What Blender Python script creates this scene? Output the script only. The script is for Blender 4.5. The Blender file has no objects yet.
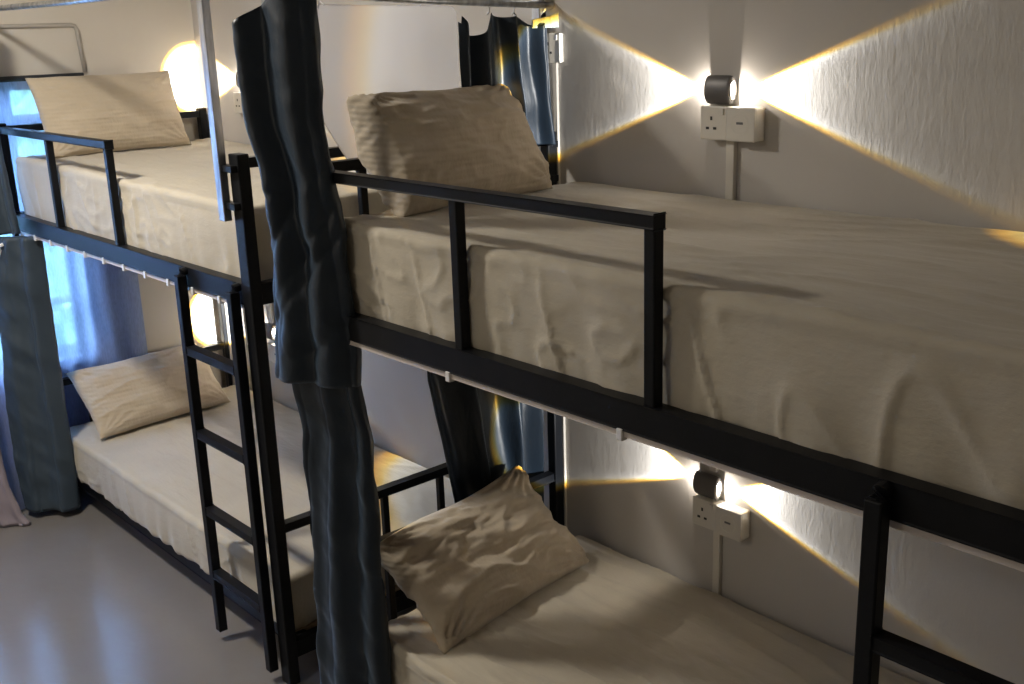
import bpy, bmesh, math, random
from mathutils import Vector, Matrix, noise
random.seed(7)
SC = bpy.context.scene
COL = SC.collection
PI = math.pi

# ------------------------------------------------------------------ camera
YAW, PITCH, ROLL, FPX = .8526, .2805, -.0337, 1092.8
CAM = Vector((2.2581, -1.324, 1.8049))
cam = bpy.data.cameras.new('camera'); cam_o = bpy.data.objects.new('camera', cam); COL.objects.link(cam_o)
cam.sensor_width = 36; cam.lens = FPX / 1024 * 36; cam.clip_start = .02
fw = Vector((-math.sin(YAW) * math.cos(PITCH), math.cos(YAW) * math.cos(PITCH), -math.sin(PITCH)))
rt = Vector((math.cos(YAW), math.sin(YAW), 0)); up = rt.cross(fw)
r2 = math.cos(ROLL) * rt + math.sin(ROLL) * up; u2 = -math.sin(ROLL) * rt + math.cos(ROLL) * up
M = Matrix((r2, u2, -fw)).transposed().to_4x4(); M.translation = CAM
cam_o.matrix_world = M
SC.camera = cam_o

# ------------------------------------------------------------------ view, world, big lights
SC.view_settings.view_transform = 'Standard'; SC.view_settings.look = 'None'
SC.view_settings.exposure = 0.45; SC.view_settings.gamma = 1; SC.view_settings.use_curve_mapping = False
W = bpy.data.worlds.new('sky'); SC.world = W; W.use_nodes = True
W.node_tree.nodes['Background'].inputs[0].default_value = (.50, .72, 1, 1)
W.node_tree.nodes['Background'].inputs[1].default_value = 10.0

def area(name, loc, rot, sx, sy, power, color):
    l = bpy.data.lights.new(name, 'AREA'); l.shape = 'RECTANGLE'; l.size = sx; l.size_y = sy
    l.energy = power; l.color = color
    o = bpy.data.objects.new(name, l); COL.objects.link(o); o.location = loc; o.rotation_euler = rot
    return o
# ceiling lamp of the room, out of frame above the aisle
CEIL_LIGHT = area('overhead_light', (-.9, -.85, 2.52), (0, 0, 0), .2, .2, 30, (1, .92, .81))
FILL_LIGHT = area('overhead_light', (.3, -2.4, 2.52), (0, 0, 0), .3, .3, 6, (1, .92, .82))  # unseen fill added on the camera side to brighten the hanging panel

# ------------------------------------------------------------------ helpers
def link(name, me, mat, parent=None, smooth=False):
    o = bpy.data.objects.new(name, me); COL.objects.link(o)
    if mat: me.materials.append(mat)
    if parent: o.parent = parent
    if smooth:
        for p in me.polygons: p.use_smooth = True
    return o
def obj(name, bm, mat, parent=None, smooth=False):
    me = bpy.data.meshes.new(name); bmesh.ops.recalc_face_normals(bm, faces=bm.faces); bm.to_mesh(me); bm.free()
    return link(name, me, mat, parent, smooth)
def tag(o, label=None, cat=None, group=None, kind=None):
    if label: o['label'] = label
    if cat: o['category'] = cat
    if group: o['group'] = group
    if kind: o['kind'] = kind
    return o
def empty(name, loc=(0, 0, 0), rz=0):
    o = bpy.data.objects.new(name, None); COL.objects.link(o); o.location = loc; o.rotation_euler = (0, 0, rz)
    o.empty_display_size = .05
    return o
def add_box(bm, a, b, bevel=0, segs=2):
    a, b = Vector(a), Vector(b)
    r = bmesh.ops.create_cube(bm, size=1)
    vs = r['verts']
    for v in vs:
        v.co = Vector(((a[i] + b[i]) / 2 + v.co[i] * (b[i] - a[i]) for i in range(3)))
    if bevel:
        es = list({e for v in vs for e in v.link_edges})
        bmesh.ops.bevel(bm, geom=es, offset=bevel, segments=segs, affect='EDGES', profile=.5)
    return bm
def box(name, a, b, mat, parent=None, bevel=0, segs=2):
    bm = bmesh.new(); add_box(bm, a, b, bevel, segs); return obj(name, bm, mat, parent)
def add_bar(bm, p, q, w=.026, h=None, bevel=.003):
    """square tube from p to q; w horizontal, h along the other section direction"""
    p, q = Vector(p), Vector(q); h = h or w
    d = (q - p); L = d.length; d.normalize()
    ref = Vector((0, 0, 1)) if abs(d.z) < .9 else Vector((0, 1, 0))
    s = d.cross(ref).normalized(); t = s.cross(d)
    r = bmesh.ops.create_cube(bm, size=1); vs = r['verts']
    for v in vs:
        c = v.co.copy(); v.co = (p + q) / 2 + d * c.x * L + s * c.y * w + t * c.z * h
    es = list({e for v in vs for e in v.link_edges})
    if bevel: bmesh.ops.bevel(bm, geom=es, offset=bevel, segments=2, affect='EDGES', profile=.5)
    return bm
def bar(name, p, q, mat, parent=None, w=.026, h=None, bevel=.003):
    bm = bmesh.new(); add_bar(bm, p, q, w, h, bevel); return obj(name, bm, mat, parent)
def add_tube(bm, pts, r, n=10, cap=True):
    pts = [Vector(p) for p in pts]; rings = []
    for i, p in enumerate(pts):
        d = (pts[min(i + 1, len(pts) - 1)] - pts[max(i - 1, 0)]).normalized()
        ref = Vector((0, 0, 1)) if abs(d.z) < .9 else Vector((0, 1, 0))
        s = d.cross(ref).normalized(); t = s.cross(d)
        rings.append([bm.verts.new(p + s * r * math.cos(2 * PI * k / n) + t * r * math.sin(2 * PI * k / n)) for k in range(n)])
    for a, b in zip(rings, rings[1:]):
        for k in range(n): bm.faces.new((a[k], a[(k + 1) % n], b[(k + 1) % n], b[k]))
    if cap: bm.faces.new(rings[0]); bm.faces.new(rings[-1][::-1])
    return bm
def fbm(p, s=1.0, o=3):
    return noise.fractal(Vector(p) * s, .6, 2.0, o)
def sstep(a, b, x):
    t = max(0, min(1, (x - a) / (b - a))); return t * t * (3 - 2 * t)

# ------------------------------------------------------------------ materials
def new_mat(name, color, rough=.6, metal=0, spec=.5, sheen=0):
    m = bpy.data.materials.new(name); m.use_nodes = True
    b = m.node_tree.nodes['Principled BSDF']
    b.inputs['Base Color'].default_value = (*color, 1); b.inputs['Roughness'].default_value = rough
    b.inputs['Metallic'].default_value = metal; b.inputs['Specular IOR Level'].default_value = spec
    b.inputs['Sheen Weight'].default_value = sheen
    return m, m.node_tree.nodes, m.node_tree.links, b
def noise_tex(n, l, scale, vec=None, detail=4, rough=.55, coord='Object', stretch=None):
    tc = n.new('ShaderNodeTexCoord'); src = tc.outputs[coord]
    if stretch:
        mp = n.new('ShaderNodeMapping'); mp.inputs['Scale'].default_value = stretch
        l.new(src, mp.inputs['Vector']); src = mp.outputs[0]
    t = n.new('ShaderNodeTexNoise'); t.inputs['Scale'].default_value = scale
    t.inputs['Detail'].default_value = detail; t.inputs['Roughness'].default_value = rough
    l.new(src, t.inputs['Vector']); return t
def mix_col(n, l, fac, c1, c2):
    r = n.new('ShaderNodeValToRGB'); r.color_ramp.elements[0].color = (*c1, 1); r.color_ramp.elements[1].color = (*c2, 1)
    r.color_ramp.elements[0].position = .3; r.color_ramp.elements[1].position = .7
    l.new(fac, r.inputs[0]); return r.outputs[0]
def bump(n, l, b, src, strength, dist, prev=None):
    bp = n.new('ShaderNodeBump'); bp.inputs['Strength'].default_value = strength; bp.inputs['Distance'].default_value = dist
    l.new(src, bp.inputs['Height'])
    if prev: l.new(prev.outputs[0], bp.inputs['Normal'])
    l.new(bp.outputs[0], b.inputs['Normal']); return bp

def mat_wall(name, c, streak=(30, 30, 6), st=.35, dist=.004):
    m, n, l, b = new_mat(name, c, .75, spec=.25)
    t = noise_tex(n, l, 1.3, detail=3)
    l.new(mix_col(n, l, t.outputs[0], tuple(x * .93 for x in c), tuple(min(1, x * 1.04) for x in c)), b.inputs['Base Color'])
    t2 = noise_tex(n, l, 1.6, detail=5, rough=.65, stretch=streak)
    t3 = noise_tex(n, l, 4.5, detail=3)
    p = bump(n, l, b, t3.outputs[0], .25, .006)
    bump(n, l, b, t2.outputs[0], st, dist, p)
    return m
M_WALL = mat_wall('plaster_wall', (.53, .505, .475), streak=(60, 60, 18), st=.4, dist=.0012)
M_WALL_PLAIN = mat_wall('painted_wall', (.66, .62, .55), streak=(12, 12, 10), st=.12, dist=.001)
M_CEIL = mat_wall('ceiling_paint', (.6, .57, .53), streak=(10, 10, 10), st=.1, dist=.002)

m, n, l, b = new_mat('polished_floor', (.2, .19, .18), .3, spec=.6); M_FLOOR = m
t = noise_tex(n, l, 3, detail=5)
l.new(mix_col(n, l, t.outputs[0], (.185, .173, .162), (.205, .191, .178)), b.inputs['Base Color'])
t2 = noise_tex(n, l, 2.2, detail=6)
r = n.new('ShaderNodeMapRange'); r.inputs['To Min'].default_value = .17; r.inputs['To Max'].default_value = .26
l.new(t2.outputs[0], r.inputs[0]); l.new(r.outputs[0], b.inputs['Roughness'])
t3 = noise_tex(n, l, 22, detail=2); p = bump(n, l, b, t3.outputs[0], .18, .004)
t4 = noise_tex(n, l, 140, detail=2); bump(n, l, b, t4.outputs[0], .05, .001, p)

m, n, l, b = new_mat('black_steel', (.006, .007, .009), .42, spec=.16); M_STEEL = m
t = noise_tex(n, l, 60, detail=3); bump(n, l, b, t.outputs[0], .08, .0008)
t = noise_tex(n, l, 9, detail=4); l.new(mix_col(n, l, t.outputs[0], (.005, .006, .008), (.009, .010, .013)), b.inputs['Base Color'])
m, n, l, b = new_mat('galvanised_steel', (.55, .56, .57), .34, metal=1); M_GALV = m
t = noise_tex(n, l, 8, detail=5, stretch=(6, 6, 1)); l.new(mix_col(n, l, t.outputs[0], (.30, .31, .33), (.72, .73, .74)), b.inputs['Base Color'])
M_TRACK = new_mat('track_plastic', (.52, .47, .44), .45)[0]
M_CLIP = new_mat('clip_plastic', (.75, .75, .76), .25)[0]
M_BOARD = new_mat('bed_base_board', (.28, .2, .13), .8)[0]

def mat_linen(name, c, stripe=True, scl=1.0):
    m, n, l, b = new_mat(name, c, .82, spec=.2, sheen=.25)
    b.inputs['Sheen Roughness'].default_value = .5
    t = noise_tex(n, l, 6, detail=4)
    l.new(mix_col(n, l, t.outputs[0], tuple(x * .94 for x in c), tuple(min(1, x * 1.04) for x in c)), b.inputs['Base Color'])
    t1 = noise_tex(n, l, 14, detail=6, rough=.6); p = bump(n, l, b, t1.outputs[0], .3, .008)
    t2 = noise_tex(n, l, 600, detail=2); p = bump(n, l, b, t2.outputs[0], .12, .0006, p)
    t4 = noise_tex(n, l, 9, detail=5, rough=.6, stretch=(1, 4, 2.2)); p = bump(n, l, b, t4.outputs[0], .38, .009, p)
    if stripe:
        tc = n.new('ShaderNodeTexCoord'); w = n.new('ShaderNodeTexWave'); w.bands_direction = 'Z' if stripe == 'Z' else ('X' if stripe == 'X' else 'Y')
        w.inputs['Scale'].default_value = 22 * scl; w.inputs['Distortion'].default_value = .6; w.inputs['Detail'].default_value = 1
        l.new(tc.outputs['Object'], w.inputs['Vector']); bump(n, l, b, w.outputs['Fac'], .3, .002, p)
    return m
M_SHEET = mat_linen('cream_sheet', (.475, .43, .345), stripe=False)
M_PILLOW = mat_linen('cream_seersucker', (.51, .435, .33), stripe='Z')

def mat_satin(name, c, rough=.42):
    m, n, l, b = new_mat(name, c, rough, spec=.4, sheen=.3)
    b.inputs['Sheen Roughness'].default_value = .35; b.inputs['Sheen Tint'].default_value = (.45, .62, .85, 1)
    t1 = noise_tex(n, l, 7, detail=4, stretch=(1.2, 1.2, .6)); p = bump(n, l, b, t1.outputs[0], .5, .012)
    t2 = noise_tex(n, l, 400, detail=2, stretch=(1, 1, .3)); bump(n, l, b, t2.outputs[0], .06, .0006, p)
    return m
M_NAVY = mat_satin('navy_satin', (.012, .021, .034))
M_NAVY_PALE = mat_satin('pale_navy_cloth', (.040, .060, .085), .6)  # paler, rougher navy than the other bunk curtains
M_NAVY_LINING = new_mat('curtain_lining', (.34, .41, .4), .7)[0]

m = bpy.data.materials.new('sheer_blue'); m.use_nodes = True; n, l = m.node_tree.nodes, m.node_tree.links
n.remove(n['Principled BSDF']); out = n['Material Output']
d = n.new('ShaderNodeBsdfDiffuse'); d.inputs[0].default_value = (.46, .52, .82, 1)
tr = n.new('ShaderNodeBsdfTranslucent'); tr.inputs[0].default_value = (.42, .58, .95, 1)
tp = n.new('ShaderNodeBsdfTransparent'); tp.inputs[0].default_value = (.55, .72, 1, 1)
mx = n.new('ShaderNodeMixShader'); mx.inputs[0].default_value = .6; l.new(d.outputs[0], mx.inputs[1]); l.new(tr.outputs[0], mx.inputs[2])
tx = noise_tex(n, l, 160, detail=3, stretch=(1, 1, .25)); rr = n.new('ShaderNodeMapRange'); rr.inputs['To Min'].default_value = .12; rr.inputs['To Max'].default_value = .5
l.new(tx.outputs[0], rr.inputs[0])
mx2 = n.new('ShaderNodeMixShader'); l.new(rr.outputs[0], mx2.inputs[0]); l.new(mx.outputs[0], mx2.inputs[1]); l.new(tp.outputs[0], mx2.inputs[2])
l.new(mx2.outputs[0], out.inputs[0]); M_SHEER = m

M_PLASTIC = new_mat('white_socket_plastic', (.66, .63, .57), .35)[0]
M_HOLE = new_mat('socket_hole', (.02, .02, .02), .6)[0]
M_MARK = new_mat('socket_marking', (.12, .12, .13), .5)[0]
M_LAMP = new_mat('lamp_grey_shell', (.13, .125, .125), .45, metal=.3)[0]
M_RIM = new_mat('lamp_chrome_rim', (.7, .7, .7), .2, metal=1)[0]
m, n, l, b = new_mat('lamp_lens', (.9, .9, .85), .1); b.inputs['Emission Color'].default_value = (1, .97, .88, 1); b.inputs['Emission Strength'].default_value = 14; M_LENS = m
m = bpy.data.materials.new('translucent_white_sheet'); m.use_nodes = True; n, l = m.node_tree.nodes, m.node_tree.links
n.remove(n['Principled BSDF']); d = n.new('ShaderNodeBsdfDiffuse'); d.inputs[0].default_value = (.8, .77, .74, 1)
tr = n.new('ShaderNodeBsdfTranslucent'); tr.inputs[0].default_value = (.9, .87, .84, 1)
mx = n.new('ShaderNodeMixShader'); mx.inputs[0].default_value = .42; l.new(d.outputs[0], mx.inputs[1]); l.new(tr.outputs[0], mx.inputs[2]); l.new(mx.outputs[0], n['Material Output'].inputs[0]); M_PANEL = m
M_PAPER = new_mat('white_paper', (.75, .76, .78), .5)[0]
M_WINFRAME = new_mat('dark_window_frame', (.03, .035, .045), .4)[0]
M_TRIM = new_mat('painted_trim', (.46, .43, .385), .6)[0]
m, n, l, b = new_mat('window_glass', (.9, .95, 1), .02); b.inputs['Transmission Weight'].default_value = 1; b.inputs['IOR'].default_value = 1.02; M_GLASS = m
m, n, l, b = new_mat('leaves', (.2, .3, .1), .6); t = noise_tex(n, l, 9, detail=5)
l.new(mix_col(n, l, t.outputs[0], (.10, .24, .07), (.55, .66, .38)), b.inputs['Base Color']); M_LEAF = m
M_GROUND = new_mat('outside_ground', (.35, .36, .33), .9)[0]
m, n, l, b = new_mat('ceiling_lamp_diffuser', (.9, .9, .9), .4); b.inputs['Emission Color'].default_value = (1, .88, .72, 1); b.inputs['Emission Strength'].default_value = 6; M_DIFF = m

# ------------------------------------------------------------------ room shell
YB, XE, YF, XR, H = .8395, -2.17, -3.0, 3.6, 2.6
T = .15
tag(box('floor', (XE - T, YF - T, -.12), (XR + T, YB + T, 0), M_FLOOR), kind='structure')
tag(box('ceiling', (XE - T, YF - T, H), (XR + T, YB + T, H + .12), M_CEIL), kind='structure')
tag(box('wall_back', (XE - T, YB, 0), (XR + T, YB + T, H), M_WALL), kind='structure')
tag(box('wall_front', (XE - T, YF - T, 0), (XR + T, YF, H), M_WALL_PLAIN), kind='structure')
tag(box('wall_right', (XR, YF, 0), (XR + T, YB, H), M_WALL_PLAIN), kind='structure')
WY0, WY1, WZ0, WZ1 = -1.0, .25, .56, 1.672      # window opening in the end wall
bm = bmesh.new()
for a, b_ in (((XE - T, YF, 0), (XE, YB, WZ0)), ((XE - T, YF, WZ1), (XE, YB, H)), ((XE - T, WY1, WZ0), (XE, YB, WZ1)), ((XE - T, YF, WZ0), (XE, WY0, WZ1))):
    add_box(bm, a, b_)
tag(obj('wall_left', bm, M_WALL_PLAIN), kind='structure')
w = empty('window_1', (XE, (WY0 + WY1) / 2, WZ0)); tag(w, kind='structure')
def at(o, p): return Vector(p) - o.location
bm = bmesh.new()
fx0, fx1 = XE - .10, XE - .06
for a, b_ in (((fx0, WY0, WZ0), (fx1, WY0 + .04, WZ1)), ((fx0, WY1 - .04, WZ0), (fx1, WY1, WZ1)), ((fx0, WY0, WZ0), (fx1, WY1, WZ0 + .04)), ((fx0, WY0, WZ1 - .04), (fx1, WY1, WZ1)),
              ((fx0, -.40, WZ0), (fx1, -.36, WZ1)), ((fx0, WY0, 1.17), (fx1, WY1, 1.21)), ((fx0, WY0, .775), (fx1, WY1, .805)), ((fx0, WY0, 1.50), (fx1, WY1, 1.54)), ((fx0, .045, 1.19), (fx1, .085, WZ1))):
    add_box(bm, at(w, a), at(w, b_), .004)
obj('window_frame', bm, M_WINFRAME, w)
bm = bmesh.new(); add_box(bm, at(w, (XE - .083, WY0 + .02, WZ0 + .02)), at(w, (XE - .079, WY1 - .02, WZ1 - .02))); obj('window_pane', bm, M_GLASS, w)
bm = bmesh.new(); add_box(bm, at(w, (XE - .02, WY0 - .02, WZ1)), at(w, (XE + .02, WY1 + .1, WZ1 + .016)), .003); obj('window_ledge', bm, M_WINFRAME, w)
# recessed boarded panel above the window: a raised bead runs around it
bm = bmesh.new(); YP = .35; ZP0, ZP1 = 1.69, 1.868
def bead(pts, r=.008): add_tube(bm, pts, r, 8)
bead([(XE + .004, -1.1, ZP1), (XE + .004, YP - .02, ZP1), (XE + .004, YP - .006, ZP1 - .004), (XE + .004, YP, ZP1 - .02), (XE + .004, YP + .01, ZP0)])
tag(obj('trim_1', bm, M_TRIM, smooth=True), kind='structure')
tag(box('trim_2', (XE + .0, YB - .03, 0), (XE + .075, YB, 1.12), M_TRIM, bevel=.004), kind='structure')   # boxed duct in the corner
# ground and greenery outside
tag(box('ground_outside', (-8, -7, -.3), (XE - T - .02, 5, -.2), M_GROUND), kind='structure')
bm = bmesh.new()
bmesh.ops.create_icosphere(bm, subdivisions=6, radius=1)
for v in bm.verts:
    c = v.co.copy(); f = 1 + .22 * fbm(c, 3) + .16 * fbm(c + Vector((5, 0, 0)), 11)
    v.co = Vector((c.x * .9 * f, c.y * 1.5 * f, c.z * .95 * f + .75))
tr_ = obj('garden_bush', bm, M_LEAF); tr_.location = (-4.6, .6, -.2)
tag(tr_, 'pale green bush outside, seen blurred through the blue sheer', 'bush')

# ------------------------------------------------------------------ wall lamps with two beams
def beam_light(parent, loc, direction, power):
    L = bpy.data.lights.new('beam', 'SPOT'); L.energy = power; L.spot_size = math.radians(172); L.spot_blend = 0; L.shadow_soft_size = .004
    L.color = (1, .985, .95); L.use_nodes = True
    n, l = L.node_tree.nodes, L.node_tree.links
    em = n.get('Emission') or n.new('ShaderNodeEmission')
    tc = n.new('ShaderNodeTexCoord'); sx = n.new('ShaderNodeSeparateXYZ'); l.new(tc.outputs['Normal'], sx.inputs[0])
    ab = n.new('ShaderNodeMath'); ab.operation = 'ABSOLUTE'; l.new(sx.outputs['Z'], ab.inputs[0])
    ac = n.new('ShaderNodeMath'); ac.operation = 'ARCCOSINE'; l.new(ab.outputs[0], ac.inputs[0])
    dv = n.new('ShaderNodeMath'); dv.operation = 'DIVIDE'; dv.inputs[1].default_value = math.radians(40); l.new(ac.outputs[0], dv.inputs[0])
    cr = n.new('ShaderNodeValToRGB'); e = cr.color_ramp.elements
    deg = lambda a: a / 40
    stops = [(0, (.42, .42, .42)), (13, (.5, .5, .5)), (16.5, (.66, .67, .69)), (18.6, (1, 1, .96)), (19.6, (1, .74, .20)), (20.6, (.8, .42, .04)), (21.8, (.03, .025, .018)), (30, (.012, .011, .010)), (39.9, (.010, .009, .008))]
    e[0].position = 0; e[0].color = (*stops[0][1], 1); e[1].position = deg(stops[-1][0]); e[1].color = (*stops[-1][1], 1)
    for a, c in stops[1:-1]:
        x = e.new(deg(a)); x.color = (*c, 1)
    l.new(dv.outputs[0], cr.inputs[0]); l.new(cr.outputs[0], em.inputs[0]); em.inputs[1].default_value = 1
    o = bpy.data.objects.new('beam', L); COL.objects.link(o); o.parent = parent; o.location = loc
    o.rotation_euler = Vector(direction).to_track_quat('-Z', 'Y').to_euler()
    return o
def wall_lamp(x, z, label, tilt=0, power=14):
    t = empty('wall_lamp', (x, YB, z)); tag(t, label, 'lamp', 'two-beam wall lamps')
    # barrel across the wall, rounded shoulders
    bm = bmesh.new(); R_ = .034; prof = [(-.037, R_ * .72), (-.0375, R_ * .86), (-.035, R_ * .95), (-.029, R_), (.029, R_), (.035, R_ * .95), (.0375, R_ * .86), (.037, R_ * .72), (.032, R_ * .70)]
    prof = [(-.032, R_ * .70)] + prof
    rings = [[bm.verts.new((px, -.019 + .5 * r * math.cos(2 * PI * k / 32), r * math.sin(2 * PI * k / 32))) for k in range(32)] for px, r in prof]
    for a, b_ in zip(rings, rings[1:]):
        for k in range(32): bm.faces.new((a[k], a[(k + 1) % 32], b_[(k + 1) % 32], b_[k]))
    bm.faces.new(rings[0]); bm.faces.new(rings[-1])
    obj('lamp_body', bm, M_LAMP, t, smooth=True)
    bm = bmesh.new(); add_box(bm, (-.024, -.008, -.024), (.024, 0, .024), .003); obj('mounting_plate', bm, M_LAMP, t)
    for s in (-1, 1):
        bm = bmesh.new(); pts = [(s * .037, -.019 + .011 * math.cos(a), .022 * math.sin(a)) for a in [2 * PI * k / 24 for k in range(25)]]
        add_tube(bm, pts, .0025, 8, cap=False); obj('rim', bm, M_RIM, t, smooth=True)
        bm = bmesh.new(); bmesh.ops.create_uvsphere(bm, u_segments=20, v_segments=12, radius=.017)
        for v in bm.verts: v.co = Vector((s * .035 + v.co.x * .22, v.co.y * .5 - .019, v.co.z))
        obj('lens', bm, M_LENS, t, smooth=True)
        a = math.radians(tilt)
        beam_light(t, (s * .041, -.020, 0), (s * math.cos(a), 0, math.sin(a)), power)
    return t
LAMP_A1 = wall_lamp(.589, 1.645, 'grey two-beam wall lamp above sockets over the near upper mattress', power=40)
LAMP_A2 = wall_lamp(.573, .619, 'grey two-beam wall lamp above sockets over the near lower mattress', tilt=2, power=32)
LAMP_B1 = wall_lamp(-1.750, 1.64, 'two-beam wall lamp lighting the far upper bunk, partly behind curtain', power=52)
LAMP_B2 = wall_lamp(-1.735, .614, 'two-beam wall lamp lighting the far lower bunk beside black post', power=70)

# ------------------------------------------------------------------ sockets, cable conduits
def socket(x0, zt, label, dep=.030, parts=(1, 1)):
    """British square socket plate on a back box, with a thicker switch box at its right"""
    t = empty('power_socket', (x0, YB, zt)); tag(t, label, 'socket', 'power sockets below the wall lamps')
    S = .078
    add = lambda nm, a, b_, m, bv=.003: box(nm, a, b_, m, t, bv)
    add('socket_box', (0, -dep, -S), (S, 0, 0), M_PLASTIC); add('socket_plate', (-.001, -dep - .006, -S - .001), (S + .001, -dep + .001, .001), M_PLASTIC)
    q = dep - .030
    bm = bmesh.new()
    for (hx, hz, wx, hz2) in ((S * .42, -S * .36, .003, .0045), (S * .28, -S * .66, .0045, .003), (S * .56, -S * .66, .0045, .003)):
        add_box(bm, (hx - wx, -.0368 - q, hz - hz2), (hx + wx, -.0355 - q, hz + hz2))
    obj('socket_holes', bm, M_HOLE, t)
    add('rocker_switch', (S * .74, -.0395 - q, -S * .24), (S * .9, -.0355 - q, -S * .06), M_PLASTIC, .001)
    if parts[1]:
        t2 = empty('switch_box', (x0 + S + .004, YB, zt)); tag(t2, label.replace('three-pin socket', 'thick square charger outlet').replace('left of', 'right of'), 'outlet', 'charger outlets beside the sockets')
        box('outlet_box', (0, -.036, -S), (S + .002, 0, 0), M_PLASTIC, t2, .003)
        box('outlet_plate', (.000, -.042, -S - .001), (S + .003, -.035, .001), M_PLASTIC, t2, .003)
        bm = bmesh.new(); add_box(bm, (S * .38, -.0428, -S * .50), (S * .62, -.0415, -S * .43)); obj('usb_slot', bm, M_MARK, t2)
        bm = bmesh.new(); a_ = [2 * PI * k / 28 for k in range(29)]
        add_tube(bm, [(S * .5 + .024 * math.cos(a), -.0418, -S * .5 + .024 * math.sin(a)) for a in a_], .0008, 6, cap=False); obj('embossed_ring', bm, M_PLASTIC, t2)
    return t
socket(.545, 1.607, 'white three-pin socket below the near upper wall lamp, left of its pair')
socket(.538, .582, 'white three-pin socket below the near lower wall lamp, left of its pair')
socket(-.040, 1.785, 'white three-pin socket high on the wall right of the hanging blue curtain', dep=.010, parts=(1, 0))
socket(-1.815, 1.590, 'white three-pin socket beneath the far upper wall lamp, left of its pair')
socket(-1.780, .570, 'white three-pin socket beneath the far lower wall lamp, left of its pair')
def conduit(x, z0, z1, w_, label, d=.014):
    o = box('cable_conduit', (x - w_ / 2, YB - d, z0), (x + w_ / 2, YB, z1), M_PLASTIC if w_ < .03 else M_TRIM, bevel=.002)
    tag(o, label, 'conduit', 'white surface cable conduits'); return o
conduit(.618, 1.2, 1.528, .024, 'white cable conduit running down from the near upper sockets')
conduit(.602, .15, .503, .022, 'white cable conduit running down from the near lower sockets')
conduit(.585, .66, 1.2, .022, 'white cable conduit rising above the near lower wall lamp')
conduit(.0, .15, 1.706, .034, 'white cable conduit on the wall beside the near bed head post', d=.009)
conduit(-1.73, .65, 1.50, .022, 'white cable conduit on the wall between the far lamps')

# ------------------------------------------------------------------ beds
BW = .81          # width between post centres
ZRT, ZRB, ZG, ZR = 1.184, 1.127, 1.509, .496
def bunk_bed(name, x0, length, gm, ge, lad, label, front_pole, top_rod):
    t = empty(name, (x0, 0, 0)); tag(t, label, 'bunk bed', 'black steel bunk beds')
    P = .034
    for (px, py) in ((0, 0), (0, BW), (length, 0), (length, BW)):
        bar('post', (px, py, 0), (px, py, ZG + .012), M_STEEL, t, (.05 if px and py == 0 else P), P, .004)
    # upper deck
    for py in (0, BW): bar('side_rail', (P / 2, py, (ZRT + ZRB) / 2), (length - P / 2, py, (ZRT + ZRB) / 2), M_STEEL, t, .028, ZRT - ZRB)
    for px in (0, length): bar('end_rail', (px, P / 2, (ZRT + ZRB) / 2), (px, BW - P / 2, (ZRT + ZRB) / 2), M_STEEL, t, .028, ZRT - ZRB)
    box('bed_base', (.02, .018, ZRT - .045), (length - .02, BW - .018, ZRT - .027), M_BOARD, t)
    # lower deck, low to the floor
    for py in (.0, BW): bar('lower_side_rail', (P / 2, py + (.055 if py == 0 else 0), .105), (length - P / 2, py + (.055 if py == 0 else 0), .105), M_STEEL, t, .028, .05)
    for px in (0, length): bar('lower_end_rail', (px, P / 2, .105), (px, BW - P / 2, .105), M_STEEL, t, .028, .05)
    box('bed_base', (.03, .045, .112), (length - .03, BW - .018, .132), M_BOARD, t)
    # head and foot rails with uprights, on both decks
    for px in (0, length):
        for (zt_, zb) in ((ZG, ZRT), (ZR, .13)):
            bm = bmesh.new(); add_bar(bm, (px, P / 2, zt_ - .012), (px, BW - P / 2, zt_ - .012), .024, .026)
            for k in (.22, .45, .71): add_bar(bm, (px, BW * k, zb), (px, BW * k, zt_ - .024), .02)
            obj('end_guard', bm, M_STEEL, t)
    # guard rail with its two uprights
    bm = bmesh.new(); add_bar(bm, (P / 2, 0, ZG - .012), (ge + .012, 0, ZG - .012), .024, .024)
    for gx in (gm, ge): add_bar(bm, (gx, 0, ZRT - .002), (gx, 0, ZG - .022), .024)
    obj('guard_rail', bm, M_STEEL, t)
    # back guard rail along the wall
    # ladder hooked over the side rail
    la = empty('ladder', (lad, -.034, 0)); la.parent = t
    LW = .31
    for sx in (0, LW):
        bm = bmesh.new(); add_bar(bm, (sx, 0, .035), (sx, 0, ZRT - .022), .028, .028)
        add_tube(bm, [(sx, 0, ZRT - .035), (sx, .001, ZRT - .022), (sx, .006, ZRT - .014), (sx, .022, ZRT - .012)], .0125, 10)
        obj('stile', bm, M_STEEL, la)
    for zr in (.235, .445, .69, .945):
        bar('rung', (.013, 0, zr), (LW - .013, 0, zr), M_STEEL, la, .024, .024)
    # curtain track with its clips under the side rail
    bar('curtain_track', (P / 2 + .01, -.006, ZRB - .006), (length - P / 2 - .01, -.006, ZRB - .006), M_TRACK, t, .014, .012, .001)
    k = .07
    while k < length - .05:
        box('track_clip', (k, -.018, ZRB - .020), (k + .014, .0, ZRB + .002), M_CLIP, t, .002); k += .48 if x0 > -1 else .16
    # galvanised uprights and curtain rods above
    for (px, py) in front_pole:
        bar('curtain_pole', (px, py, 1.35), (px, py, 1.935), M_GALV, t, .030, .022, .002)
        for zc in (1.39, 1.485):      # clamp straps tying the upright to the bed post
            qx = 0 if px < .5 else length
            box('clamp', (min(px, qx) - .018, py - .004, zc - .009), (max(px, qx) + .018, py + .022, zc + .009), M_STEEL, t, .002)
    for (p_, q_) in top_rod: bm = bmesh.new(); add_tube(bm, [p_, Vector(p_).lerp(Vector(q_), .5) + Vector((0, 0, -.004)), q_], .0095, 12); obj('curtain_rod', bm, M_GALV, t, smooth=True)
    return t
LA = 1.95
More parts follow.
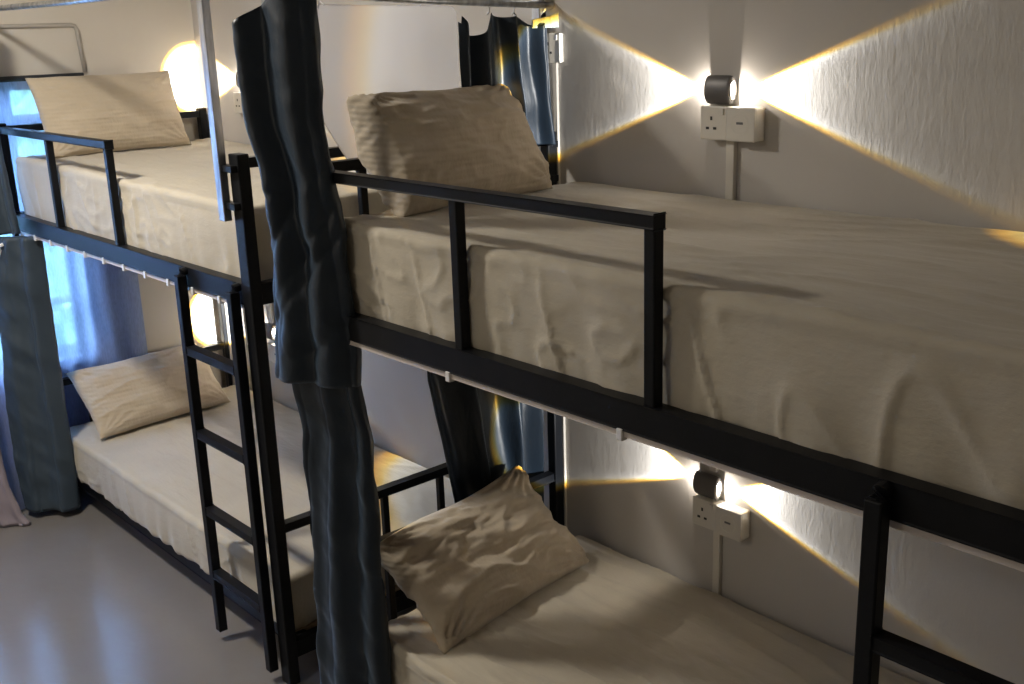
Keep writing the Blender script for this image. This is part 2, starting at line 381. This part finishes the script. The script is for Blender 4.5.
BED_A = bunk_bed('bunk_bed', 0, LA, .592, 1.100, 1.54, 'near black steel bunk bed with ladder at lower right of the picture',
                 [(-.028, -.02), (-.028, BW - .0)], [((-.02, -.10, 1.905), (-.0, .835, 1.858)), ((-.03, -.03, 1.925), (1.95, -.03, 1.925))])
XB = -2.12; LB = 1.84
BED_B = bunk_bed('bunk_bed', XB, LB, .485, 1.000, 1.487, 'far black steel bunk bed by the window with its full ladder in view',
                 [(LB - .045, -.030), (-.03, -.02)], [((-.03, -.03, 1.925), (LB - .035, -.03, 1.925))])
bm = bmesh.new(); add_box(bm, (LB - .026, -.0185, 1.02), (LB - .018, -.0175, 1.12)); obj('paper_strip', bm, M_PAPER, BED_B)

# ------------------------------------------------------------------ mattresses in fitted sheets
def mattress(name, x0, x1, y0, y1, z0, z1, label, seed, top_amp=.006, droop=0.0, rise=0.0, nx=170, ny=80, extra=None):
    bm = bmesh.new(); nz = 26; R_ = .015
    X, Y, Z = x1 - x0, y1 - y0, z1 - z0
    def grid(f, na, nb):
        vs = [[bm.verts.new(f(i / na, j / nb)) for j in range(nb + 1)] for i in range(na + 1)]
        for i in range(na):
            for j in range(nb): bm.faces.new((vs[i][j], vs[i + 1][j], vs[i + 1][j + 1], vs[i][j + 1]))
    grid(lambda a, b_: (a * X, b_ * Y, Z), nx, ny); grid(lambda a, b_: (a * X, b_ * Y, 0), nx, ny)
    grid(lambda a, b_: (a * X, 0, b_ * Z), nx, nz); grid(lambda a, b_: (a * X, Y, b_ * Z), nx, nz)
    grid(lambda a, b_: (0, a * Y, b_ * Z), ny, nz); grid(lambda a, b_: (X, a * Y, b_ * Z), ny, nz)
    bmesh.ops.remove_doubles(bm, verts=bm.verts, dist=1e-5)
    for v in bm.verts:
        c = v.co.copy()
        core = Vector((min(max(c.x, R_), X - R_), min(max(c.y, R_), Y - R_), min(max(c.z, R_), Z - R_)))
        d = c - core
        if d.length > 1e-6:
            p = core + d.normalized() * min(R_, d.length if d.length < R_ else R_)
            nrm = d.normalized()
        else: p, nrm = c, Vector((0, 0, 1))
        s = Vector((c.x + seed * 7.3, c.y * 1.0, seed))
        if nrm.z > .6:     # top: long soft folds running along the bed plus slack puckers
            edge = min(c.y, Y - c.y, c.x, X - c.x)
            f = fbm((s.x * .9, s.y * 5.5, 1), 1.6, 3) * top_amp * .55 * sstep(0, .25, c.y) + (1 - abs(noise.noise(Vector((s.x * 2.2, s.y * 13 + 2 * noise.noise(Vector((s.x * 2, 0, 3))), 4))))) ** 6 * top_amp * .7
            f += top_amp * .8 * noise.noise(Vector((s.x * 1.1, s.y * 1.4, 9))) * sstep(0, .2, edge)
            q = noise.noise(Vector((s.x * 1.7, s.y * 2, 12)))      # fine creases running along the front edge
            f += (1 - abs(noise.noise(Vector((s.x * 3.1, s.y * 26 + 5 * q, 5))))) ** 9 * .0042 * (1 - sstep(.10, .42, c.y)) * sstep(-.25, .3, noise.noise(Vector((s.x * 2.3, 3, 1))))
            p = p + Vector((0, 0, f))
        elif nrm.y < -.6 or nrm.y > .6 or abs(nrm.x) > .6:   # sides: gathers growing towards the tucked hem
            u_ = c.x if abs(nrm.y) > .6 else c.y
            low = 1 - c.z / Z
            q = u_ * 1.0 + seed
            f = .007 * noise.noise(Vector((q * 3.2, c.z * 5, seed))) * (1 - sstep(.7, 1, c.z / Z)) + .009 * low * noise.noise(Vector((q * 17, c.z * 3, seed + 2)))
            crease = (1 - abs(noise.noise(Vector((q * 5.5 + c.z * 1.5, c.z * 1.2, 8 + seed))))) ** 30 * .007
            f += crease * sstep(.97, .7, c.z / Z) if False else crease * (1 - sstep(.75, 1, c.z / Z))
            f += .006 * (1 - abs(noise.noise(Vector((q * 9 + c.z * 9, c.z * 14 - q * 2, 3 + seed))))) ** 8 * sstep(.1, .5, noise.noise(Vector((q * 2.7, c.z * 3, 2))) + .35)
            f += .012 * math.sin(PI * (c.z / Z)) * .35
            p = p + nrm * f
            if low > .5: p.z += .014 * (low - .5) * 2 * noise.noise(Vector((q * 4.3, 3, seed)))
        if extra: p = extra(p, c, nrm, X, Y, Z)
        if c.y < .02 and c.z > Z - .02: p += Vector((0, -.0035, .0030))      # piping along the top edge
        p.z += rise * (1 - c.x / X) * (c.z / Z) 
        v.co = p + Vector((x0, y0, z0))
    o = obj('mattress', bm, M_SHEET, None, True); o.name = 'mattress'
    tag(o, label, 'mattress', 'mattresses in cream fitted sheets'); return o
def hang(p, c, nrm, X, Y, Z):
    if nrm.y < -.5 and c.z < .06: p.z += .012 * noise.noise(Vector((c.x * 3, 0, 0)))
    return p
mattress('m', .095, 1.93, .022, .822, ZRT - .024, 1.388, 'thick cream-sheeted mattress on the near upper bunk', 1.3, top_amp=.007, nx=260, ny=110, extra=hang)
mattress('m', .095, 1.93, .040, .822, .134, .312, 'cream-sheeted mattress on the near lower bunk', 2.9, top_amp=.012, nx=200, ny=110)
mattress('m', XB + .04, -.315, .022, .822, ZRT - .024, 1.375, 'cream-sheeted mattress on the far upper bunk behind ladder', 5.1, top_amp=.006, rise=.02, extra=hang)
mattress('m', XB + .04, -.315, .022, .822, .134, .306, 'cream-sheeted mattress on the far lower bunk by the window', 8.4, top_amp=.004)

# ------------------------------------------------------------------ pillows
def pillow(label, base, wdir, lean, Wd, Ht, Th, seed, open_end=0, sag=0.0, crumple=1.0, corner=(0, 0, 0, 0)):
    """base: middle of the lower edge; wdir: angle of the width axis; lean: angle from horizontal of the height axis"""
    N, K = 90, 64
    u = Vector((math.cos(wdir), math.sin(wdir), 0)); back = Vector((-math.sin(wdir), math.cos(wdir), 0))
    h = back * math.cos(lean) + Vector((0, 0, 1)) * math.sin(lean)
    nn = u.cross(h)
    bm = bmesh.new(); sheets = []
    for side in (1, -1):
        g = []
        for i in range(N + 1):
            row = []
            for j in range(K + 1):
                a = -1 + 2 * i / N; b_ = -1 + 2 * j / K
                # outline: sides pulled in between the pointed corners
                ax = a * (1 - .045 * (1 - b_ * b_)); by = b_ * (1 - .06 * (1 - a * a))
                m_ = (max(0, 1 - abs(a) ** 3.2) if not (open_end and a < 0) else 1 - .5 * abs(a) ** 3.0) ** .55 * max(0, 1 - abs(b_) ** 2.6) ** .60
                t_ = Th / 2 * m_
                edge = 1 - m_
                ang = math.atan2(b_, a)
                wr = 0
                if 0 < m_:
                    cd = min((Vector((a, b_, 0)) - Vector((sx, sy, 0))).length for sx in (-1, 1) for sy in (-1, 1))
                    wr += .006 * crumple * (1 - abs(noise.noise(Vector((a * 2.4 + seed, b_ * 2.4, side * 3))))) ** 4
                    wr += .007 * crumple * fbm((a * 1.2 + seed, b_ * 2.6, side + seed), 1.1, 3) * sstep(0, .3, m_)
                    wr += .007 * crumple * math.sin(9 * math.atan2(b_ - (1 if b_ > 0 else -1) * 1.0, a - (1 if a > 0 else -1) * 1.0) * 2.2 + seed) * max(0, .75 - cd) * sstep(0, .25, m_)
                p = u * ax * Wd / 2 + h * (by * Ht / 2 + Ht / 2) + nn * side * (t_ + wr * (1 if m_ > .02 else 0))
                # corners and slump
                p += h * (corner[(0 if a < 0 else 1) + (0 if b_ < 0 else 2)] * abs(a) ** 3 * abs(b_) ** 3)
                p += nn * sag * math.sin((by + 1) * PI / 2) + nn * .012 * crumple * noise.noise(Vector((a * 1.3 + seed, b_ * 1.3, 7)))
                row.append(bm.verts.new(p))
            g.append(row)
        for i in range(N):
            for j in range(K): bm.faces.new((g[i][j], g[i + 1][j], g[i + 1][j + 1], g[i][j + 1]))
        sheets.append(g)
    if open_end:       # the case's open side: cloth turned in round the pillow
        prev = sheets[0][0]
        for q in range(1, 9):
            k = q / 8
            cur = sheets[1][0] if q == 8 else [bm.verts.new(sheets[0][0][j].co.lerp(sheets[1][0][j].co, k) - u * (.007 * math.sin(PI * k) + .004 * noise.noise(Vector((j * .3, k * 3, seed))))) for j in range(K + 1)]
            for j in range(K): bm.faces.new((prev[j], prev[j + 1], cur[j + 1], cur[j]))
            prev = cur
    bmesh.ops.remove_doubles(bm, verts=bm.verts, dist=.0006)
    o = obj('pillow', bm, M_PILLOW, None, True); o.location = base
    tag(o, label, 'pillow', 'cream seersucker pillows'); return o
D = math.radians
# near upper: stands against the head rail, puffed
pillow('plump cream pillow propped upright at the head of the near upper bunk', (.190, .405, 1.390), D(95), D(58), .515, .32, .18, 3.1, crumple=1.3, open_end=1)
pillow('crumpled cream pillow leaning on the head rail of the near lower bunk', (.290, .398, .316), D(98), D(43), .60, .345, .13, 6.2, crumple=1.9, corner=(0, 0, -.02, .01))
pillow('smooth cream pillow propped at the head of the far upper bunk', (XB + .22, .365, 1.392), D(90), D(66), .56, .32, .13, 9.7, crumple=.7)
pillow('flat cream pillow lying at the head of the far lower bunk beside window curtain', (XB + .30, .375, .318), D(94), D(44), .58, .325, .13, 12.4, crumple=.9)

# ------------------------------------------------------------------ curtains
def bundle(name, c, ang, levels, folds, amp, depth, seed, mat, topdip=None, nz=90, nt=150, parent=None, wrinkle=1.0):
    """gathered curtain: a flattened, pleated closed tube. levels: (z, left, right) along the direction ang"""
    d = Vector((math.cos(ang), math.sin(ang), 0)); nrm = Vector((-d.y, d.x, 0)); levels = sorted(levels)
    def lr(z):
        if z <= levels[0][0]: return levels[0][1:]
        for (a, b_) in zip(levels, levels[1:]):
            if z <= b_[0]:
                k = (z - a[0]) / (b_[0] - a[0]); k = k * k * (3 - 2 * k) * .5 + k * .5
                return tuple(a[i] + (b_[i] - a[i]) * k for i in (1, 2))
        return levels[-1][1:]
    z0, z1 = levels[0][0], levels[-1][0]
    bm = bmesh.new(); rings = []
    for j in range(nz + 1):
        z = z0 + (z1 - z0) * j / nz; l_, r_ = lr(z); ring = []
        for k in range(nt):
            th = 2 * PI * k / nt; s = math.cos(th); mid, hw = (l_ + r_) / 2, (r_ - l_) / 2
            fr = 1 if math.sin(th) >= 0 else -1
            x = mid + hw * s
            ph = seed + .9 * noise.noise(Vector((seed, z * 1.6, 0)))
            warp = s + .16 * noise.noise(Vector((s * 1.5, z * 2, seed)))
            fold = amp * math.sin(warp * folds * PI / 1 + ph) * (1 - .25 * s * s)
            fold += amp * .35 * math.sin(warp * folds * 2.3 + ph * 2 + z * 2)
            fold += amp * .9 * (.5 - abs(math.sin(warp * folds * 2.1 + ph * 1.3 + .5 * z)) ** .8)       # pressed pleat ridges
            y = abs(math.sin(th)) ** .6 * fr * depth / 2 + fold
            y += .010 * noise.noise(Vector((x * 9 + z * 7, z * 8, seed + fr))) + .004 * noise.noise(Vector((x * 26 + z * 20, z * 16, seed)))
            y += wrinkle * .006 * (1 - abs(noise.noise(Vector((x * 7 - z * 6, z * 2.2 + x * 4, seed + 4))))) ** 7 * sstep(1.62, 1.45, z) if wrinkle > 1 else 0
            zz = z
            if topdip and j > nz * .75: zz = z - topdip(s) * sstep(nz * .75, nz, j)
            ring.append(bm.verts.new(Vector((c[0], c[1], 0)) + d * x + nrm * y + Vector((0, 0, zz))))
        rings.append(ring)
    for a, b_ in zip(rings, rings[1:]):
        for k in range(nt): bm.faces.new((a[k], a[(k + 1) % nt], b_[(k + 1) % nt], b_[k]))
    # turned-in ends so the cloth has thickness to look into
    for ring in (rings[0], rings[-1]):
        cen = sum((v.co for v in ring), Vector()) / nt
        inner = [bm.verts.new(v.co.lerp(cen, .12) + Vector((0, 0, .002))) for v in ring]
        for k in range(nt): bm.faces.new((ring[k], ring[(k + 1) % nt], inner[(k + 1) % nt], inner[k]))
        bm.faces.new(inner)
    return obj(name, bm, mat, parent, True)
o = bundle('curtain', (.027, -.073), .35, [(1.012, -.055, .184), (1.10, -.048, .186), (1.21, -.041, .186), (1.35, -.028, .179), (1.49, -.024, .160), (1.643, -.061, .144), (1.75, -.070, .146), (1.89, -.075, .150)],
           1.7, .013, .055, 2.1, M_NAVY, topdip=lambda s: .055 * max(0, -s + .25) ** 1.2, wrinkle=1.6)
tag(o, 'dark navy curtain gathered at the front head corner of the near upper bunk', 'curtain', 'navy bunk curtains')
o = bundle('curtain', (.010, -.052), .35, [(.02, -.022, .215), (.19, -.019, .215), (.38, -.006, .214), (.55, -.001, .209), (.71, .004, .213), (.79, .000, .211), (.865, .008, .211), (1.0, -.019, .191), (1.118, -.015, .180)],
           2.2, .008, .034, 5.6, M_NAVY)
tag(o, 'dark navy curtain hanging to the floor at the near lower bunk corner', 'curtain', 'navy bunk curtains')
o = bundle('curtain', (XB + .15, -.085), YAW, [(.03, -.100, .112), (.2, -.112, .117), (.47, -.106, .114), (.76, -.080, .117), (.95, -.09, .12), (1.118, -.06, .120)], 2.2, .010, .05, 1.2, M_NAVY_PALE)
tag(o, 'long pale navy curtain hanging beside the far lower bunk, at the left edge', 'curtain', 'navy bunk curtains')
o = bundle('curtain', (XB + .12, -.085), YAW, [(1.13, -.10, .065), (1.25, -.10, .055), (1.507, -.09, .045), (1.905, -.09, .05)], 2.2, .010, .05, 4.2, M_NAVY_PALE)
tag(o, 'navy curtain hanging at the head of the far upper bunk, top left edge', 'curtain', 'navy bunk curtains')

def open_curtain(name, levels, zt, folds, amp, seed, mat, x=0.0, axis='y', nz=90, nu=200, thick=.0016, top=None):
    """hanging cloth with open edges; levels: (fraction down, left, right, bottom z there)"""
    bm = bmesh.new(); rows = []
    for j in range(nz + 1):
        f = j / nz; row = []
        for i in range(nu + 1):
            u_ = i / nu
            l_, r_, _ = lerp_levels(levels, f)
            a = l_ + (r_ - l_) * u_
            zt_ = zt if not top else top(u_)
            zb = levels[-1][3]
            z = zt_ + (zb - zt_) * f
            w_ = u_ + .035 * noise.noise(Vector((u_ * 3, z * 1.8, seed)))
            dd = amp * math.sin(2 * PI * folds * w_ + seed) + amp * .4 * math.sin(2 * PI * folds * 1.7 * w_ + seed * 2 + z * 2)
            dd += .006 * noise.noise(Vector((u_ * 8, z * 9, seed)))
            a2 = a + amp * .55 * math.cos(2 * PI * folds * w_ + seed) * math.sin(PI * u_)
            row.append(bm.verts.new((x + dd, a2, z) if axis == 'y' else (a2, x + dd, z)))
        rows.append(row)
    for a, b_ in zip(rows, rows[1:]):
        for i in range(nu): bm.faces.new((a[i], a[i + 1], b_[i + 1], b_[i]))
    o = obj(name, bm, mat, None, True)
    s = o.modifiers.new('thickness', 'SOLIDIFY'); s.thickness = thick
    return o
def lerp_levels(levels, f):
    for a, b_ in zip(levels, levels[1:]):
        if f <= b_[0]:
            k = (f - a[0]) / max(1e-6, b_[0] - a[0]); return (a[1] + (b_[1] - a[1]) * k, a[2] + (b_[2] - a[2]) * k, 0)
    return (*levels[-1][1:3], 0)
hooks = [0, .38, .62, 1]
def scallop(u_):
    z = 1.842
    for a, b_ in zip(hooks, hooks[1:]):
        if a <= u_ <= b_:
            k = (u_ - a) / (b_ - a); d_ = .055 if a == 0 else (.012 if a < .5 else .035)
            z -= d_ * math.sin(PI * k) ** 1.2
    return z - (.02 if u_ < .02 else 0)
o = open_curtain('curtain', [(0, .475, .80, 0), (.5, .475, .812, 0), (1, .49, .822, 1.490)], 1.84, 3.6, .018, 1.0, M_NAVY, x=.028, top=scallop)
tag(o, 'short dusty blue curtain hooked on the rod near the wall, behind upper pillow', 'curtain', 'navy bunk curtains')
RING_BM = None
for k, yy in enumerate((.612, .70, .812)):
    bm = bmesh.new(); add_tube(bm, [(-.012, yy, 1.872), (-.012 + .012, yy, 1.862), (-.012 + .008, yy, 1.846), (-.012, yy, 1.838)], .0022, 8)
    h_ = obj('hook', bm, M_CLIP, o, True)
bm = bmesh.new()
for i in range(13):
    pass
bm.free()
# pale heading tape on the last pleats
o2 = open_curtain('heading_tape', [(0, .70, .806, 0), (1, .70, .806, 1.800)], 1.835, 1.2, .010, 2.0, M_NAVY_LINING, x=.052, nz=8, nu=40, top=lambda u_: 1.815 + .025 * u_); o2.parent = o
o = open_curtain('curtain', [(0, .355, .800, 0), (.3, .355, .790, 0), (.6, .40, .79, 0), (1, .46, .785, .36)], 1.12, 2.6, .026, 2.4, M_NAVY, x=-.035)
tag(o, 'navy curtain hanging behind the head rail of the near lower bunk, by the wall', 'curtain', 'navy bunk curtains')

# white flat panel hung from the rod between the beds, one lower corner cut away
bm = bmesh.new(); pts = []
ya, yb, za, zb = .060, .535, 1.872, 1.44
pts += [(ya, za - .0)] 
for k in range(9):
    a = PI / 2 * (1 - k / 8); pts.append((yb - .022 + .022 * math.cos(a), za - .010 - .022 + .022 * math.sin(a)))
pts += [(yb, zb), (.215, zb), (.160, 1.520), (.080, 1.648), (ya, 1.68)]
XP = -.045
f_ = [bm.verts.new((XP, y, z)) for y, z in pts]; g_ = [bm.verts.new((XP - .004, y, z)) for y, z in pts]
bm.faces.new(f_)
for k in range(len(pts)): bm.faces.new((f_[k], f_[(k + 1) % len(pts)], g_[(k + 1) % len(pts)], g_[k]))
o = obj('partition_panel', bm, M_PANEL); tag(o, 'plain white panel with a rounded corner hung between the beds behind curtain', 'panel')
bm = bmesh.new()
for yy in (.12, .42): add_tube(bm, [(XP - .003, yy, za - .012), (XP - .003 + .012, yy, za + .006), (-.018, yy, 1.868)], .002, 6)
obj('hanger', bm, M_CLIP, o)

# sheer blue curtain over the window, trailing to the floor at its left
bm = bmesh.new(); rows = []; NZ, NU = 110, 320
for j in range(NZ + 1):
    f = j / NZ; row = []
    for i in range(NU + 1):
        u_ = i / NU; y = -1.05 + (.455 + 1.05) * u_; z = 1.668 + (.012 - 1.668) * f
        y += .03 * noise.noise(Vector((u_ * 6, z, 1))) * f
        dd = .007 * math.sin(2 * PI * 17 * u_ + 1.5 * noise.noise(Vector((u_ * 5, z * 1.2, 3)))) + .004 * noise.noise(Vector((u_ * 30, z * 2, 5)))
        xx = XE + .026 + dd
        if y < -.06 and z < .8: xx += .10 * sstep(.8, 0, z) * sstep(-.06, -.25, y)
        row.append(bm.verts.new((xx, y, z)))
    rows.append(row)
for a, b_ in zip(rows, rows[1:]):
    for i in range(NU): bm.faces.new((a[i], a[i + 1], b_[i + 1], b_[i]))
o = obj('sheer_curtain', bm, M_SHEER, None, True); tag(o, 'sheer blue curtain glowing with daylight over the window behind the far bed', 'curtain')

# pale mauve cloth trailing onto the floor at the left edge
M_MAUVE = mat_satin('mauve_cloth', (.30, .26, .30), .6)
o = bundle('draped_cloth', (-2.02, -.26), YAW, [(.004, -.10, .115), (.05, -.09, .085), (.2, -.09, .05), (.6, -.10, .03), (1.1, -.11, .02)], 2.4, .010, .04, 3.3, M_MAUVE)
tag(o, 'pale mauve cloth trailing onto the floor left of the navy curtain', 'cloth')
# white ribbon tie looped on the curtain below the upper bunk
bm = bmesh.new(); c0 = Vector((XB + .12, -.13, 1.10)); dR = Vector((math.cos(YAW), math.sin(YAW), 0))
pts = [c0 + dR * a + Vector((0, 0, b_)) for a, b_ in ((.085, .0), (.07, .012), (.045, .004), (.03, -.02), (.015, -.055), (-.0, -.085), (-.022, -.088), (-.03, -.06), (-.01, -.035), (.02, -.012), (.05, .0))]
ribbon = []
for i, p in enumerate(pts):
    d_ = (pts[min(i + 1, len(pts) - 1)] - pts[max(0, i - 1)]).normalized(); s_ = d_.cross(Vector((-dR.y, dR.x, 0))).normalized()
    off = Vector((dR.y, -dR.x, 0)) * (.004 + .002 * i)
    ribbon.append((bm.verts.new(p + s_ * .006 + off), bm.verts.new(p - s_ * .006 + off)))
for a, b_ in zip(ribbon, ribbon[1:]): bm.faces.new((a[0], a[1], b_[1], b_[0]))
o = obj('ribbon_tie', bm, M_PAPER, None, True); s = o.modifiers.new('t', 'SOLIDIFY'); s.thickness = .002
tag(o, 'white ribbon tie looped on the navy curtain under the far upper bunk', 'ribbon')

# ceiling lamp of the room, and a fixture added for the fill light (out of frame)
for (lx, ly) in ((-.9, -.85), (.3, -2.4)):
    t = empty('ceiling_fixture', (lx, ly, H)); tag(t, 'round white ceiling lamp over the aisle' + (' beside the far bed' if lx < 0 else ', added for the fill light at the near end'), 'lamp')
    bm = bmesh.new(); bmesh.ops.create_cone(bm, cap_ends=True, segments=32, radius1=.17, radius2=.19, depth=.04); bmesh.ops.translate(bm, verts=bm.verts, vec=(0, 0, -.02)); obj('lamp_base', bm, M_PAPER, t)
    bm = bmesh.new(); bmesh.ops.create_cone(bm, cap_ends=True, segments=32, radius1=.13, radius2=.15, depth=.02); bmesh.ops.translate(bm, verts=bm.verts, vec=(0, 0, -.05)); obj('diffuser', bm, M_DIFF, t)
